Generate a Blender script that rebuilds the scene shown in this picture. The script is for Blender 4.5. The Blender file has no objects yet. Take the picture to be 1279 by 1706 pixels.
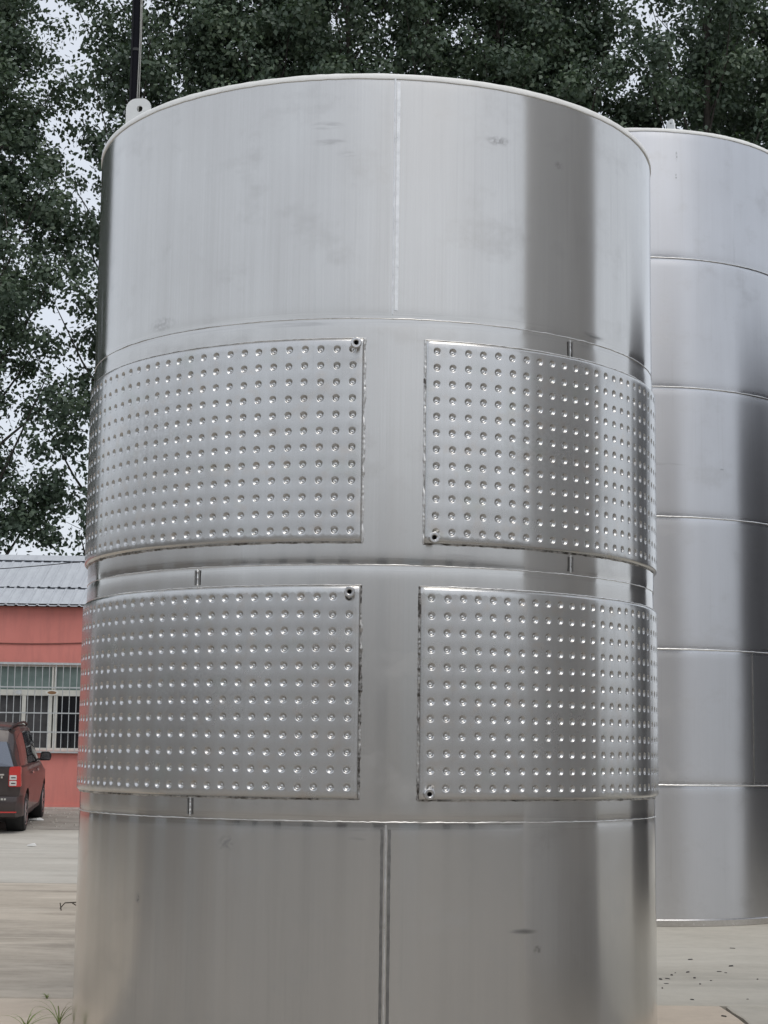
import bpy, bmesh, math, random
import numpy as np
from mathutils import Matrix, Vector

random.seed(7)
RNG = np.random.default_rng(11)
R_ = math.radians
S = bpy.context.scene
C = S.collection

# ------------------------------------------------------------------ camera
CAM_Z = 1.45
def cam_axes(pitch, roll, yaw):
    cp, sp = math.cos(pitch), math.sin(pitch)
    cr, sr = math.cos(roll), math.sin(roll)
    c, s = math.cos(yaw), math.sin(yaw)
    Ry = np.array([[c, -s, 0], [s, c, 0], [0, 0, 1]])
    B = np.array([[1, 0, 0], [0, 0, -1], [0, 1, 0]])
    P = np.array([[1, 0, 0], [0, cp, sp], [0, -sp, cp]])
    Rr = np.array([[cr, -sr, 0], [sr, cr, 0], [0, 0, 1]])
    return Rr @ P @ B @ Ry
M = cam_axes(0.13635, 0.01249, 0.0070)
cam = bpy.data.cameras.new('camera')
cam.sensor_fit = 'VERTICAL'
cam.sensor_height = 24.0
cam.lens = 24.0 * 2927.2 / 1706.0
cam.clip_start = 0.1
cam.clip_end = 3000
camo = bpy.data.objects.new('camera', cam)
C.objects.link(camo)
rx, ry, rz = M[0], -M[1], -M[2]
camo.matrix_world = Matrix(((rx[0], ry[0], rz[0], 0), (rx[1], ry[1], rz[1], 0), (rx[2], ry[2], rz[2], CAM_Z), (0, 0, 0, 1)))
S.camera = camo

# ------------------------------------------------------------------ sky, sun, exposure
SUN_EL, SUN_AZ = 62.0, 155.0            # azimuth clockwise from +Y: behind the camera, to the right
W = bpy.data.worlds.new('World')
S.world = W
W.use_nodes = True
wn, wl = W.node_tree.nodes, W.node_tree.links
wn.clear()
wo = wn.new('ShaderNodeOutputWorld')
bg = wn.new('ShaderNodeBackground')
sky = wn.new('ShaderNodeTexSky')
sky.sky_type = 'NISHITA'
sky.sun_disc = False
sky.sun_elevation = R_(SUN_EL)
sky.sun_rotation = R_(SUN_AZ)
sky.air_density = 1.0
sky.dust_density = 4.0
sky.ozone_density = 1.0
ov = wn.new('ShaderNodeMix')            # an even overcast deck: mostly pale cloud over the clear sky
ov.data_type = 'RGBA'
ov.inputs[0].default_value = 0.80
ov.inputs[7].default_value = (5.95, 6.25, 6.75, 1)
wl.new(sky.outputs[0], ov.inputs[6])
wl.new(ov.outputs[2], bg.inputs[0])
bg.inputs[1].default_value = 0.125
wl.new(bg.outputs[0], wo.inputs[0])
sl = bpy.data.lights.new('sun', 'SUN')
sl.energy = 0.9
sl.angle = R_(40)
sl.color = (1.0, 0.97, 0.92)
slo = bpy.data.objects.new('sun', sl)
C.objects.link(slo)
sd = Vector((math.sin(R_(SUN_AZ)) * math.cos(R_(SUN_EL)), math.cos(R_(SUN_AZ)) * math.cos(R_(SUN_EL)), math.sin(R_(SUN_EL))))
slo.rotation_euler = sd.to_track_quat('Z', 'Y').to_euler()
S.view_settings.view_transform = 'Standard'
S.view_settings.look = 'None'
S.view_settings.exposure = 0.2
S.view_settings.gamma = 1.0
S.view_settings.use_curve_mapping = False
S.render.engine = 'CYCLES'
S.cycles.use_denoising = True
S.cycles.max_bounces = 8
S.cycles.glossy_bounces = 5
S.cycles.sample_clamp_indirect = 4.0

# ------------------------------------------------------------------ helpers
def tag(o, label=None, cat=None, group=None, kind=None):
    if label: o['label'] = label
    if cat: o['category'] = cat
    if group: o['group'] = group
    if kind: o['kind'] = kind
    return o
def empty(name, loc=(0, 0, 0), rz=0.0, label=None, cat=None, group=None):
    o = bpy.data.objects.new(name, None)
    o.empty_display_size = 0.2
    C.objects.link(o)
    o.location = loc
    o.rotation_euler = (0, 0, rz)
    return tag(o, label, cat, group)
def link(name, me, mat=None, parent=None, loc=None, rot=None):
    o = bpy.data.objects.new(name, me)
    C.objects.link(o)
    if mat is not None and len(me.materials) == 0:
        me.materials.append(mat)
    if parent is not None: o.parent = parent
    if loc is not None: o.location = loc
    if rot is not None: o.rotation_euler = rot
    return o
def mesh(name, V, F, smooth=False, uv=None):
    me = bpy.data.meshes.new(name)
    V = np.asarray(V, dtype=np.float64).reshape(-1, 3)
    me.from_pydata(V.tolist(), [], [list(map(int, f)) for f in F])
    if smooth:
        me.polygons.foreach_set('use_smooth', np.ones(len(me.polygons), bool))
    if uv is not None:
        l = me.uv_layers.new(name='uv')
        idx = np.zeros(len(me.loops), dtype=np.int32)
        me.loops.foreach_get('vertex_index', idx)
        l.data.foreach_set('uv', np.asarray(uv, dtype=np.float32)[idx].ravel())
    me.update()
    return me
class MB:
    def __init__(s): s.V = []; s.F = []
    def add(s, V, F):
        n = len(s.V)
        s.V += [tuple(v) for v in V]
        s.F += [[i + n for i in f] for f in F]
        return s
    def box(s, x0, x1, y0, y1, z0, z1):
        return s.add([(x0, y0, z0), (x1, y0, z0), (x1, y1, z0), (x0, y1, z0), (x0, y0, z1), (x1, y0, z1), (x1, y1, z1), (x0, y1, z1)],
                     [(0, 3, 2, 1), (4, 5, 6, 7), (0, 1, 5, 4), (1, 2, 6, 5), (2, 3, 7, 6), (3, 0, 4, 7)])
    def tube(s, P, r, n=8, caps=True):
        P = [Vector(p) for p in P]
        rs = [float(q) for q in r] if isinstance(r, (list, tuple)) else [float(r)] * len(P)
        V, F = [], []
        up = Vector((0.13, 0.21, 0.97))
        for i, p in enumerate(P):
            d = (P[min(i + 1, len(P) - 1)] - P[max(i - 1, 0)]).normalized()
            a = d.cross(up)
            if a.length < 1e-3: a = d.cross(Vector((1, 0, 0)))
            a.normalize(); b = d.cross(a)
            for k in range(n):
                t = 2 * math.pi * k / n
                V.append(p + rs[i] * (math.cos(t) * a + math.sin(t) * b))
        for i in range(len(P) - 1):
            for k in range(n):
                k2 = (k + 1) % n
                F.append((i * n + k, i * n + k2, i * n + n + k2, i * n + n + k))
        if caps:
            F.append(tuple(range(n))); F.append(tuple(reversed(range((len(P) - 1) * n, len(P) * n))))
        return s.add(V, F)
    def lathe(s, prof, n=24, axis='z', o=(0, 0, 0)):
        V, F = [], []
        for (r, h) in prof:
            for k in range(n):
                t = 2 * math.pi * k / n
                a, b = r * math.cos(t), r * math.sin(t)
                V.append({'z': (a + o[0], b + o[1], h + o[2]), 'y': (a + o[0], h + o[1], b + o[2]), 'x': (h + o[0], a + o[1], b + o[2])}[axis])
        for i in range(len(prof) - 1):
            for k in range(n):
                k2 = (k + 1) % n
                F.append((i * n + k, i * n + k2, i * n + n + k2, i * n + n + k))
        return s.add(V, F)
    def prism(s, poly, axis, a, b):
        n = len(poly); V = []
        for h in (a, b):
            for (p, q) in poly:
                V.append({'x': (h, p, q), 'y': (p, h, q), 'z': (p, q, h)}[axis])
        F = [tuple(range(n)), tuple(reversed(range(n, 2 * n)))]
        for i in range(n):
            j = (i + 1) % n
            F.append((i, i + n, j + n, j))
        return s.add(V, F)
    def build(s, name, mat, parent=None, smooth=False, bevel=0.0, loc=None, rot=None):
        me = mesh(name, s.V, s.F, False)
        bm = bmesh.new(); bm.from_mesh(me)
        bmesh.ops.recalc_face_normals(bm, faces=bm.faces)
        if bevel:
            bmesh.ops.bevel(bm, geom=list(bm.edges), offset=bevel, segments=2, affect='EDGES', clamp_overlap=True)
        bm.to_mesh(me); bm.free()
        if smooth:
            me.polygons.foreach_set('use_smooth', np.ones(len(me.polygons), bool))
            me.set_sharp_from_angle(angle=R_(40))
        return link(name, me, mat, parent, loc, rot)

class NT:
    """small node-tree writer"""
    def __init__(s, name):
        s.m = bpy.data.materials.new(name); s.m.use_nodes = True
        s.n, s.l = s.m.node_tree.nodes, s.m.node_tree.links
        s.b = s.n['Principled BSDF']
    def put(s, sock, v):
        if hasattr(v, 'is_linked') or isinstance(v, bpy.types.NodeSocket): s.l.new(v, sock)
        else: sock.default_value = v
    def set(s, **k):
        for a, v in k.items(): s.put(s.b.inputs[a.replace('_', ' ')], v)
        return s
    def math(s, op, a, b=0.0, c=None, clamp=False):
        n = s.n.new('ShaderNodeMath'); n.operation = op; n.use_clamp = clamp
        s.put(n.inputs[0], a); s.put(n.inputs[1], b)
        if c is not None: s.put(n.inputs[2], c)
        return n.outputs[0]
    def mapr(s, v, a, b, c, d, smooth=False):
        n = s.n.new('ShaderNodeMapRange'); n.clamp = True
        if smooth: n.interpolation_type = 'SMOOTHSTEP'
        for i, x in enumerate((v, a, b, c, d)): s.put(n.inputs[i], x)
        return n.outputs[0]
    def coord(s, kind='Object', scale=(1, 1, 1), loc=(0, 0, 0)):
        t = s.n.new('ShaderNodeTexCoord'); mp = s.n.new('ShaderNodeMapping')
        s.l.new(t.outputs[kind], mp.inputs[0]); mp.inputs[3].default_value = scale; mp.inputs[1].default_value = loc
        return mp.outputs[0]
    def noise(s, vec, scale, detail=4, rough=0.55, dist=0.0):
        n = s.n.new('ShaderNodeTexNoise'); s.l.new(vec, n.inputs['Vector'])
        n.inputs['Scale'].default_value = scale; n.inputs['Detail'].default_value = detail
        n.inputs['Roughness'].default_value = rough; n.inputs['Distortion'].default_value = dist
        return n.outputs[0]
    def mix(s, f, a, b, mode='MIX'):
        n = s.n.new('ShaderNodeMix'); n.data_type = 'RGBA'; n.blend_type = mode
        s.put(n.inputs[0], f)
        for i, x in ((6, a), (7, b)):
            if isinstance(x, bpy.types.NodeSocket): s.l.new(x, n.inputs[i])
            else: n.inputs[i].default_value = tuple(x) + (1,) if len(x) == 3 else x
        return n.outputs[2]
    def bump(s, h, strength=0.3, dist=0.01):
        n = s.n.new('ShaderNodeBump'); n.inputs['Strength'].default_value = strength; n.inputs['Distance'].default_value = dist
        s.l.new(h, n.inputs['Height']); s.l.new(n.outputs[0], s.b.inputs['Normal'])
        return s

MAT = {}
def plain(name, col, rough=0.6, metal=0.0, var=0.12, scale=6.0, bump=0.0, coat=0.0, spec=None):
    t = NT(name); v = t.coord()
    n = t.noise(v, scale, 5, 0.6)
    a = tuple(c * (1 - var) for c in col); b = tuple(min(1, c * (1 + var)) for c in col)
    t.set(Base_Color=t.mix(t.mapr(n, 0.3, 0.7, 0, 1), a, b), Roughness=t.mapr(n, 0.3, 0.7, rough * 0.9, min(1, rough * 1.1)), Metallic=metal)
    if coat: t.set(Coat_Weight=coat, Coat_Roughness=0.05)
    if spec is not None: t.b.inputs['Specular IOR Level'].default_value = spec
    if bump: t.bump(n, bump, 0.01)
    MAT[name] = t.m
    return t.m

# ------------------------------------------------------------------ steel
def steel(name, seams, radius, smears=(), lo=(0.57, 0.556, 0.532), hi=(0.65, 0.638, 0.613), rough=(0.16, 0.20), aniso=0.9, streak=1.0, tint=False):
    t = NT(name)
    uv = t.n.new('ShaderNodeUVMap'); uv.uv_map = 'uv'
    sep = t.n.new('ShaderNodeSeparateXYZ'); t.l.new(uv.outputs[0], sep.inputs[0])
    u, v = sep.outputs[0], sep.outputs[1]
    def vec(su, sv, off=0.0):
        c = t.n.new('ShaderNodeCombineXYZ')
        t.l.new(t.math('MULTIPLY', u, su), c.inputs[0]); t.l.new(t.math('MULTIPLY', v, sv), c.inputs[1]); c.inputs[2].default_value = off
        return c.outputs[0]
    fine = t.noise(vec(120, 0.9), 1.0, 1.5, 0.5)
    broad = t.noise(vec(9, 0.7, 3.0), 1.0, 3, 0.55)
    cloud = t.noise(vec(1.6, 2.2, 7.0), 1.0, 5, 0.6)
    hor = t.noise(vec(2.0, 160, 5.0), 1.0, 4, 0.65)
    k = t.math('ADD', t.math('MULTIPLY', fine, 0.30 * streak), t.math('ADD', t.math('MULTIPLY', broad, 0.40), t.math('MULTIPLY', cloud, 0.35)))
    k = t.mapr(k, 0.30, 0.76, 0, 1)
    # polished band along every weld: a grinder run round the shell, its edge ragged
    band = None
    for s in seams:
        d = t.math('ABSOLUTE', t.math('SUBTRACT', v, s))
        d = t.math('ADD', d, t.math('MULTIPLY', t.math('SUBTRACT', hor, 0.5), 0.05))
        b = t.mapr(d, 0.012, 0.045, 1, 0, True)
        band = b if band is None else t.math('MAXIMUM', band, b)
    dark = None
    for (deg, z, hw, hh, amt, kind) in smears:
        du = t.math('DIVIDE', t.math('SUBTRACT', u, R_(deg) * radius), hw)
        dv = t.math('DIVIDE', t.math('SUBTRACT', v, z), hh)
        d = t.math('SQRT', t.math('ADD', t.math('MULTIPLY', du, du), t.math('MULTIPLY', dv, dv)))
        n = t.noise(vec(5, 42, deg), 1.0, 3, 0.5) if kind == 'h' else t.noise(vec(45, 45, deg), 1.0, 3, 0.6)
        b = t.math('MULTIPLY', t.mapr(d, 0.15, 1.0, 1, 0, True), t.math('MULTIPLY', t.mapr(n, 0.40, 0.60, 0, 1), amt))
        dark = b if dark is None else t.math('MAXIMUM', dark, b)
    col = t.mix(k, lo, hi)
    ro = t.mapr(k, 0, 1, rough[1], rough[0])
    smud = t.mapr(t.noise(vec(2.6, 3.4, 21.0), 1.0, 6, 0.68, ), 0.54, 0.70, 0, 1)
    drip = t.mapr(t.noise(vec(26, 0.8, 33.0), 1.0, 2, 0.5), 0.60, 0.72, 0, 1)
    col = t.mix(t.math('MULTIPLY', smud, 0.16), col, (0.34, 0.33, 0.31))
    col = t.mix(t.math('MULTIPLY', drip, 0.10), col, (0.40, 0.39, 0.37))
    ro = t.math('ADD', ro, t.math('MULTIPLY', smud, 0.045))
    if tint:
        sh = t.n.new('ShaderNodeAttribute'); sh.attribute_name = 'stain_shade'
        tn = t.noise(vec(11, 11, 2.0), 1.0, 2, 0.5); tm = t.noise(vec(5, 7, 9.0), 1.0, 3, 0.6)
        col = t.mix(t.mapr(tn, 0.55, 0.72, 0, 0.30), col, (0.60, 0.52, 0.44))
        col = t.mix(t.mapr(tm, 0.56, 0.70, 0, 0.25), col, (0.52, 0.56, 0.50))
        col = t.mix(t.math('MULTIPLY', sh.outputs['Fac'], t.mapr(tn, 0.3, 0.7, 0.55, 0.95)), col, (0.17, 0.16, 0.145))  # darkens dimple centres: painted-in hollow shade as well as weld stain
    if band is not None:
        hc = t.mix(t.mapr(hor, 0.35, 0.65, 0, 1), tuple(c * 0.90 for c in lo), hi)
        col = t.mix(t.math('MULTIPLY', band, 0.75), col, hc)
        ro = t.math('SUBTRACT', ro, t.math('MULTIPLY', band, 0.07))
    if dark is not None:
        col = t.mix(dark, col, (0.10, 0.098, 0.095))
        ro = t.math('ADD', ro, t.math('MULTIPLY', dark, 0.15))
    t.set(Base_Color=col, Roughness=ro, Metallic=1.0, Anisotropic=aniso, Anisotropic_Rotation=0.25)
    tg = t.n.new('ShaderNodeTangent'); tg.direction_type = 'UV_MAP'; tg.uv_map = 'uv'
    t.l.new(tg.outputs[0], t.b.inputs['Tangent'])
    bp = t.n.new('ShaderNodeBump'); bp.inputs['Strength'].default_value = 0.03; bp.inputs['Distance'].default_value = 0.001
    t.l.new(t.math('MULTIPLY', hor, band if band is not None else 0.0), bp.inputs['Height'])
    t.l.new(bp.outputs[0], t.b.inputs['Normal'])
    return t.m

def wob(u, v, seed):
    r = np.random.default_rng(seed); o = np.zeros_like(u)
    for _ in range(7):
        a, b = r.uniform(1.0, 5.0), r.uniform(0.4, 3.0); p, q = r.uniform(0, 6.28, 2)
        o += 2.0 * np.sin(a * u + p) * np.sin(b * v + q) / (a + b)
    for _ in range(6):
        a, b = r.uniform(6.0, 14.0), r.uniform(2.0, 8.0); p, q = r.uniform(0, 6.28, 2)
        o += 1.6 * np.sin(a * u + p) * np.sin(b * v + q) / (a + b)
    return o

def ring_sheet(name, R, z0, z1, mat, parent, a0=-180.0, a1=180.0, da=1.5, nz=30, seam_dip=0.0016, amp=0.0012, inner=True, seed=1):
    """one rolled plate of a tank shell: outer skin with slight buckles, drawn in at its weld edges"""
    na = int(round((a1 - a0) / da)) + 1
    A = np.radians(np.linspace(a0, a1, na))
    tt = np.linspace(0, 1, nz); tt = 0.5 - 0.5 * np.cos(tt * math.pi)
    Z = z0 + (z1 - z0) * tt
    aa, zz = np.meshgrid(A, Z)
    uu = aa * R
    e = np.minimum(zz - z0, z1 - zz)
    rr = R + amp * wob(uu, zz, seed) - seam_dip * np.exp(-(e / 0.03) ** 2)
    V = np.stack([rr * np.sin(aa), -rr * np.cos(aa), zz], -1).reshape(-1, 3)
    uv = np.stack([uu, zz], -1).reshape(-1, 2)
    F = []
    for j in range(nz - 1):
        for i in range(na - 1):
            a = j * na + i
            F.append((a, a + 1, a + na + 1, a + na))
    if inner:
        n0 = len(V); zi = [z0, z1]
        Vi = np.array([[(R - 0.006) * math.sin(a), -(R - 0.006) * math.cos(a), z] for z in zi for a in A])
        V = np.vstack([V, Vi]); uv = np.vstack([uv, np.array([[a * R, z] for z in zi for a in A])])
        for i in range(na - 1):
            a = n0 + i
            F.append((a + 1, a, a + na, a + na + 1))
            F.append((i, a, a + 1, i + 1))
            F.append(((nz - 1) * na + i + 1, a + na + 1, a + na, (nz - 1) * na + i))
    return link(name, mesh(name, V, F, True, uv), mat, parent)

def bead(name, pts, r, mat, parent, n=6, jit=0.25, seed=0):
    """a weld bead: a thin uneven tube through pts"""
    g = random.Random(seed)
    w = [g.uniform(-1, 1) for _ in range(len(pts) + 6)]
    rs = [r * (1 + jit * 1.9 * sum(w[i:i + 5]) / 5 + jit * .25 * w[i]) for i in range(len(pts))]
    return MB().tube(pts, rs, n).build(name, mat, parent, smooth=True)

def arc(R, a0, a1, z, step=1.0, jz=0.0, seed=0):
    g = random.Random(seed); n = max(2, int(abs(a1 - a0) / step) + 1)
    return [(R * math.sin(R_(a0 + (a1 - a0) * i / (n - 1))), -R * math.cos(R_(a0 + (a1 - a0) * i / (n - 1))), z + g.uniform(-jz, jz)) for i in range(n)]
def vline(R, a, z0, z1, n=60, ja=0.0, seed=0):
    g = random.Random(seed); out = []
    w = [g.uniform(-1, 1) for _ in range(n + 8)]
    for i in range(n):
        b = R_(a + ja * 2.2 * sum(w[i:i + 7]) / 7); z = z0 + (z1 - z0) * i / (n - 1)
        out.append((R * math.sin(b), -R * math.cos(b), z))
    return out

# small metals
MAT['bead'] = plain('weld_bead_steel', (0.74, 0.735, 0.72), 0.30, 0.9, 0.14, 25, 0.2)
t = NT('scorched_weld'); v = t.coord()
n1 = t.noise(v, 45, 4, 0.65); n2 = t.noise(v, 7, 3, 0.6)
t.set(Base_Color=t.mix(t.mapr(t.math('ADD', t.math('MULTIPLY', n1, 0.5), t.math('MULTIPLY', n2, 0.5)), 0.42, 0.56, 0, 1), (0.10, 0.09, 0.08), (0.58, 0.565, 0.54)), Roughness=0.4, Metallic=1.0)
t.bump(n1, 0.5, 0.004); MAT['scorch'] = t.m
t = NT('lightly_scorched_weld'); v = t.coord()
n1 = t.noise(v, 45, 4, 0.65); n2 = t.noise(v, 9, 3, 0.6)
t.set(Base_Color=t.mix(t.mapr(t.math('ADD', t.math('MULTIPLY', n1, 0.5), t.math('MULTIPLY', n2, 0.5)), 0.36, 0.46, 0, 1), (0.12, 0.11, 0.10), (0.68, 0.67, 0.65)), Roughness=0.4, Metallic=0.9)
t.bump(n1, 0.5, 0.004); MAT['scorch_light'] = t.m
MAT['pickle'] = plain('dull_pickled_steel', (0.24, 0.235, 0.225), 0.45, 1.0, 0.18, 30, 0.1)
MAT['fitting'] = plain('turned_steel', (0.62, 0.61, 0.60), 0.25, 1.0, 0.08, 40)
MAT['bore'] = plain('dark_bore', (0.01, 0.01, 0.01), 0.8, 0.0)
MAT['film'] = plain('white_edge_film', (0.93, 0.93, 0.90), 0.45, 0.0, 0.04, 14, 0.1)
MAT['plate'] = plain('bare_lug_plate', (0.72, 0.73, 0.71), 0.5, 0.35, 0.06, 14)

# ------------------------------------------------------------------ ground
def gz(y):
    return 0.265 * min(1.0, max(0.0, (y - 26.0) / 6.3))
def concrete(name, a, b, stain=0.4, sc=1.0):
    t = NT(name); v = t.coord()
    vs = t.coord('Object', (0.45, 1.3, 1))
    n1 = t.noise(vs, 1.1 * sc, 6, 0.62, 0.8); n2 = t.noise(v, 9, 5, 0.65); n3 = t.noise(v, 110, 3, 0.6); n4 = t.noise(vs, 0.55 * sc, 4, 0.6, 1.4)
    c = t.mix(t.mapr(n1, 0.35, 0.65, 0, 1), a, b)
    c = t.mix(t.math('MULTIPLY', t.mapr(n4, 0.5, 0.68, 0, 1), stain), c, tuple(x * 0.58 for x in a))
    c = t.mix(t.mapr(n2, 0.35, 0.75, 0.0, 0.28), c, tuple(min(1, x * 1.25) for x in b))
    c = t.mix(t.mapr(n3, 0.60, 0.72, 0, 0.35), c, tuple(x * 0.6 for x in a))
    t.set(Base_Color=c, Roughness=t.mapr(n1, 0.3, 0.7, 0.7, 0.9))
    t.bump(t.math('ADD', t.math('MULTIPLY', n2, 0.7), t.math('MULTIPLY', n3, 0.3)), 0.25, 0.01)
    return t.m
MAT['soil'] = concrete('joint_soil', (0.06, 0.053, 0.044), (0.10, 0.09, 0.075), 0.3)
MAT['slab_dark'] = concrete('dark_reflected_concrete', (0.25, 0.23, 0.20), (0.32, 0.295, 0.26), 0.4)  # for unseen slabs, toned down to darken what the steel reflects
MAT['slab_tan'] = concrete('tan_concrete', (0.48, 0.40, 0.315), (0.56, 0.48, 0.385), 0.4)
MAT['slab_grey'] = concrete('grey_green_concrete', (0.39, 0.36, 0.30), (0.49, 0.46, 0.395), 0.4)
MAT['slab_stain'] = concrete('stained_concrete', (0.34, 0.295, 0.235), (0.48, 0.425, 0.35), 0.8, 1.3)
MAT['slab_pale'] = concrete('pale_concrete', (0.40, 0.375, 0.325), (0.49, 0.465, 0.41), 0.35)
MAT['dirt'] = concrete('dusty_dirt', (0.20, 0.18, 0.155), (0.32, 0.295, 0.26), 0.45, 3.0)

ys = [-600, -60, -25, 0, 12, 20, 26, 27.5, 29, 30.5, 32.3, 36, 60, 200, 1500]
V, F = [], []
for y in ys:
    for x in (-900, -40, 0, 40, 900): V.append((x, y, gz(y) - 0.035))
for j in range(len(ys) - 1):
    for i in range(4):
        a = j * 5 + i; F.append((a, a + 1, a + 6, a + 5))
ground = tag(link('ground', mesh('ground', V, F), MAT['soil']), kind='structure')

def slab(x0, x1, y0, y1, mat, seed):
    """a cast slab with slightly ragged arrises, thick enough to show its edge in the joint"""
    g = random.Random(seed); gap = 0.016; st = 0.22
    P = []
    def edge(ax, ay, bx, by):
        n = max(2, int(math.hypot(bx - ax, by - ay) / st))
        for i in range(n):
            f = i / n; j = g.uniform(-0.008, 0.008)
            P.append((ax + (bx - ax) * f + (j if ax == bx else 0), ay + (by - ay) * f + (j if ay == by else 0)))
    x0 += gap; x1 -= gap; y0 += gap; y1 -= gap
    ysub = [y0] + [y for y in (26.0, 27.0, 28.0) if y0 < y < y1] + [y1]
    m = MB()
    if len(ysub) == 2:
        edge(x0, y0, x1, y0); edge(x1, y0, x1, y1); edge(x1, y1, x0, y1); edge(x0, y1, x0, y0)
        cx, cy = (x0 + x1) / 2, (y0 + y1) / 2
        n = len(P)
        V = [(x, y, 0.0) for x, y in P] + [(x, y, -0.033) for x, y in P] + [(cx + (x - cx) * 0.995, cy + (y - cy) * 0.998, 0.004) for x, y in P]
        F = [tuple(range(2 * n, 3 * n))]
        for i in range(n):
            j = (i + 1) % n
            F += [(i, j, 2 * n + j, 2 * n + i), (n + i, n + j, j, i)]
        m.add(V, F)
    else:
        V = []
        for y in ysub:
            V += [(x0, y, gz(y) + 0.004), (x1, y, gz(y) + 0.004), (x0, y, gz(y) - 0.033), (x1, y, gz(y) - 0.033)]
        F = [(0, 2, 3, 1)]
        for i in range(len(ysub) - 1):
            a = 4 * i; F += [(a, a + 1, a + 5, a + 4), (a, a + 4, a + 6, a + 2), (a + 1, a + 3, a + 7, a + 5)]
        m.add(V, F)
    return m.build('concrete_slab', MAT[mat], ground)
k = 0
for (y0, y1, xs, mats) in [(-16, 1.6, (-20.4, -11.4, -6.9, -2.4, 2.1, 6.6, 11.1), ('slab_dark',)),
                           (1.6, 9.2, (-11.4, -6.9, -2.4, 2.1, 6.6, 11.1), ('slab_dark',)),
                           (9.2, 10.6, (-11.4, -6.9, -2.4, 2.1, 6.6, 11.1), ('slab_tan',)),
                           (10.6, 19.5, (-14, -9.5, -5.0, -0.5, 4.0, 8.5, 13), ('slab_pale', 'slab_stain', 'slab_stain', 'slab_grey', 'slab_grey', 'slab_pale')),
                           (19.5, 29.2, (-16.5, -12.0, -7.5, -3.0, 1.5, 6.0, 10.5), ('slab_stain', 'slab_pale', 'slab_pale', 'slab_grey', 'slab_grey', 'slab_pale'))]:
    for i in range(len(xs) - 1):
        mm = mats[i % len(mats)]
        if y0 == 9.2: mm = ('slab_stain', 'slab_stain', 'slab_tan', 'slab_grey', 'slab_grey')[i]
        slab(xs[i], xs[i + 1], y0, y1, mm, k); k += 1

# dusty verge in front of the red building, a lumpy sheet with small stones
nx, ny = 160, 48
V, F = [], []
for j in range(ny + 1):
    for i in range(nx + 1):
        x = -18 + 26 * i / nx; y = 29.2 + 6.9 * j / ny
        h = gz(y) + 0.006 + 0.010 * math.sin(x * 3.1 + y * 1.7) * math.sin(y * 4.3 - x) + random.uniform(-0.006, 0.006)
        V.append((x, y, h - (0.02 if j == 0 else 0)))
for j in range(ny):
    for i in range(nx):
        a = j * (nx + 1) + i; F.append((a, a + 1, a + nx + 2, a + nx + 1))
tag(link('dirt_verge', mesh('dirt_verge', V, F, True), MAT['dirt']), kind='structure')
MAT['stone'] = plain('pale_stone', (0.36, 0.33, 0.29), 0.85, 0, 0.3, 3)
m = MB()
for _ in range(500):
    x = random.uniform(-10, -3); y = random.uniform(29.3, 35.7); r = random.uniform(0.008, 0.03)
    z = gz(y) + 0.008
    q = [(r * random.uniform(.7, 1.3) * math.cos(a), r * random.uniform(.7, 1.3) * math.sin(a)) for a in (0, 1.3, 2.4, 3.6, 4.9)]
    m.add([(x + a, y + b, z - 0.01) for a, b in q] + [(x + a * .6, y + b * .6, z + r * .7) for a, b in q],
          [(0, 1, 6, 5), (1, 2, 7, 6), (2, 3, 8, 7), (3, 4, 9, 8), (4, 0, 5, 9), (5, 6, 7, 8, 9)])
tag(m.build('gravel', MAT['stone']), 'scattered pebbles on the dusty strip before the red building', 'gravel', kind='stuff')

# ------------------------------------------------------------------ jacketed tank
TX, TY, TR = 0.0, 9.705, 1.55
Z_RIM, Z_S1, Z_S2, Z_S3 = 3.251 + CAM_Z, 2.0416 + CAM_Z, 0.8634 + CAM_Z, -0.320 + CAM_Z
SM = [(-9, 4.45, 0.10, 0.026, 0.36, 'h'), (-8.6, 4.365, 0.11, 0.024, 0.34, 'h'), (-5.0, 4.305, 0.075, 0.020, 0.34, 'h'), (22.6, 4.42, 0.085, 0.035, 0.45, 'c'), (36, 4.36, 0.04, 0.03, 0.35, 'c'),
      (28, 0.63, 0.10, 0.020, 0.65, 'h'), (31, 0.545, 0.03, 0.03, 0.6, 'c'), (-45, 0.74, 0.02, 0.035, 0.8, 'c'), (-25, 1.02, 0.06, 0.05, 0.5, 'c'), (-2, 1.05, 0.06, 0.02, 0.4, 'h'),
      (-43, 3.55, 0.12, 0.05, 0.25, 'c'), (15, 2.36, 0.14, 0.02, 0.3, 'h'), (-30, 2.33, 0.2, 0.018, 0.35, 'h'), (45, 3.53, 0.12, 0.022, 0.6, 'h'), (-14, 3.47, 0.25, 0.02, 0.25, 'h')]
MAT['shell'] = steel('brushed_shell_steel', (Z_S1, Z_S2, Z_S3), TR, SM)
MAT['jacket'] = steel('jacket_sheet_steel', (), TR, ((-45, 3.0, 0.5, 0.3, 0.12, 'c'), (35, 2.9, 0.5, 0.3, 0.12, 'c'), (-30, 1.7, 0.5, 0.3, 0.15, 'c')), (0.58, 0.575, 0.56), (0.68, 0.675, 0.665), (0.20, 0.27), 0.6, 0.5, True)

tank = empty('steel_tank', (TX, TY, 0.006), 0, 'large round steel tank wrapped in dimpled cooling jackets, in the foreground', 'tank')
zs = [0.0, Z_S3, Z_S2, Z_S1, Z_RIM]
vert = [3.08, -32.5, 38.8, 3.2]
for i in range(4):
    ring_sheet('shell_plate', TR, zs[i], zs[i + 1], MAT['shell'], tank, vert[i] - 360 if vert[i] > 90 else vert[i] - 180, vert[i] + 180, 1.5, 40, 0.0019, 0.0013, True, 20 + i)
for i, z in enumerate((Z_S3, Z_S2, Z_S1)):
    bead('weld_seam', arc(TR - 0.0022, -180, 180, z, 0.8, 0.0012, i), 0.0029, MAT['bead'], tank, 6, 0.3, i)
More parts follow.
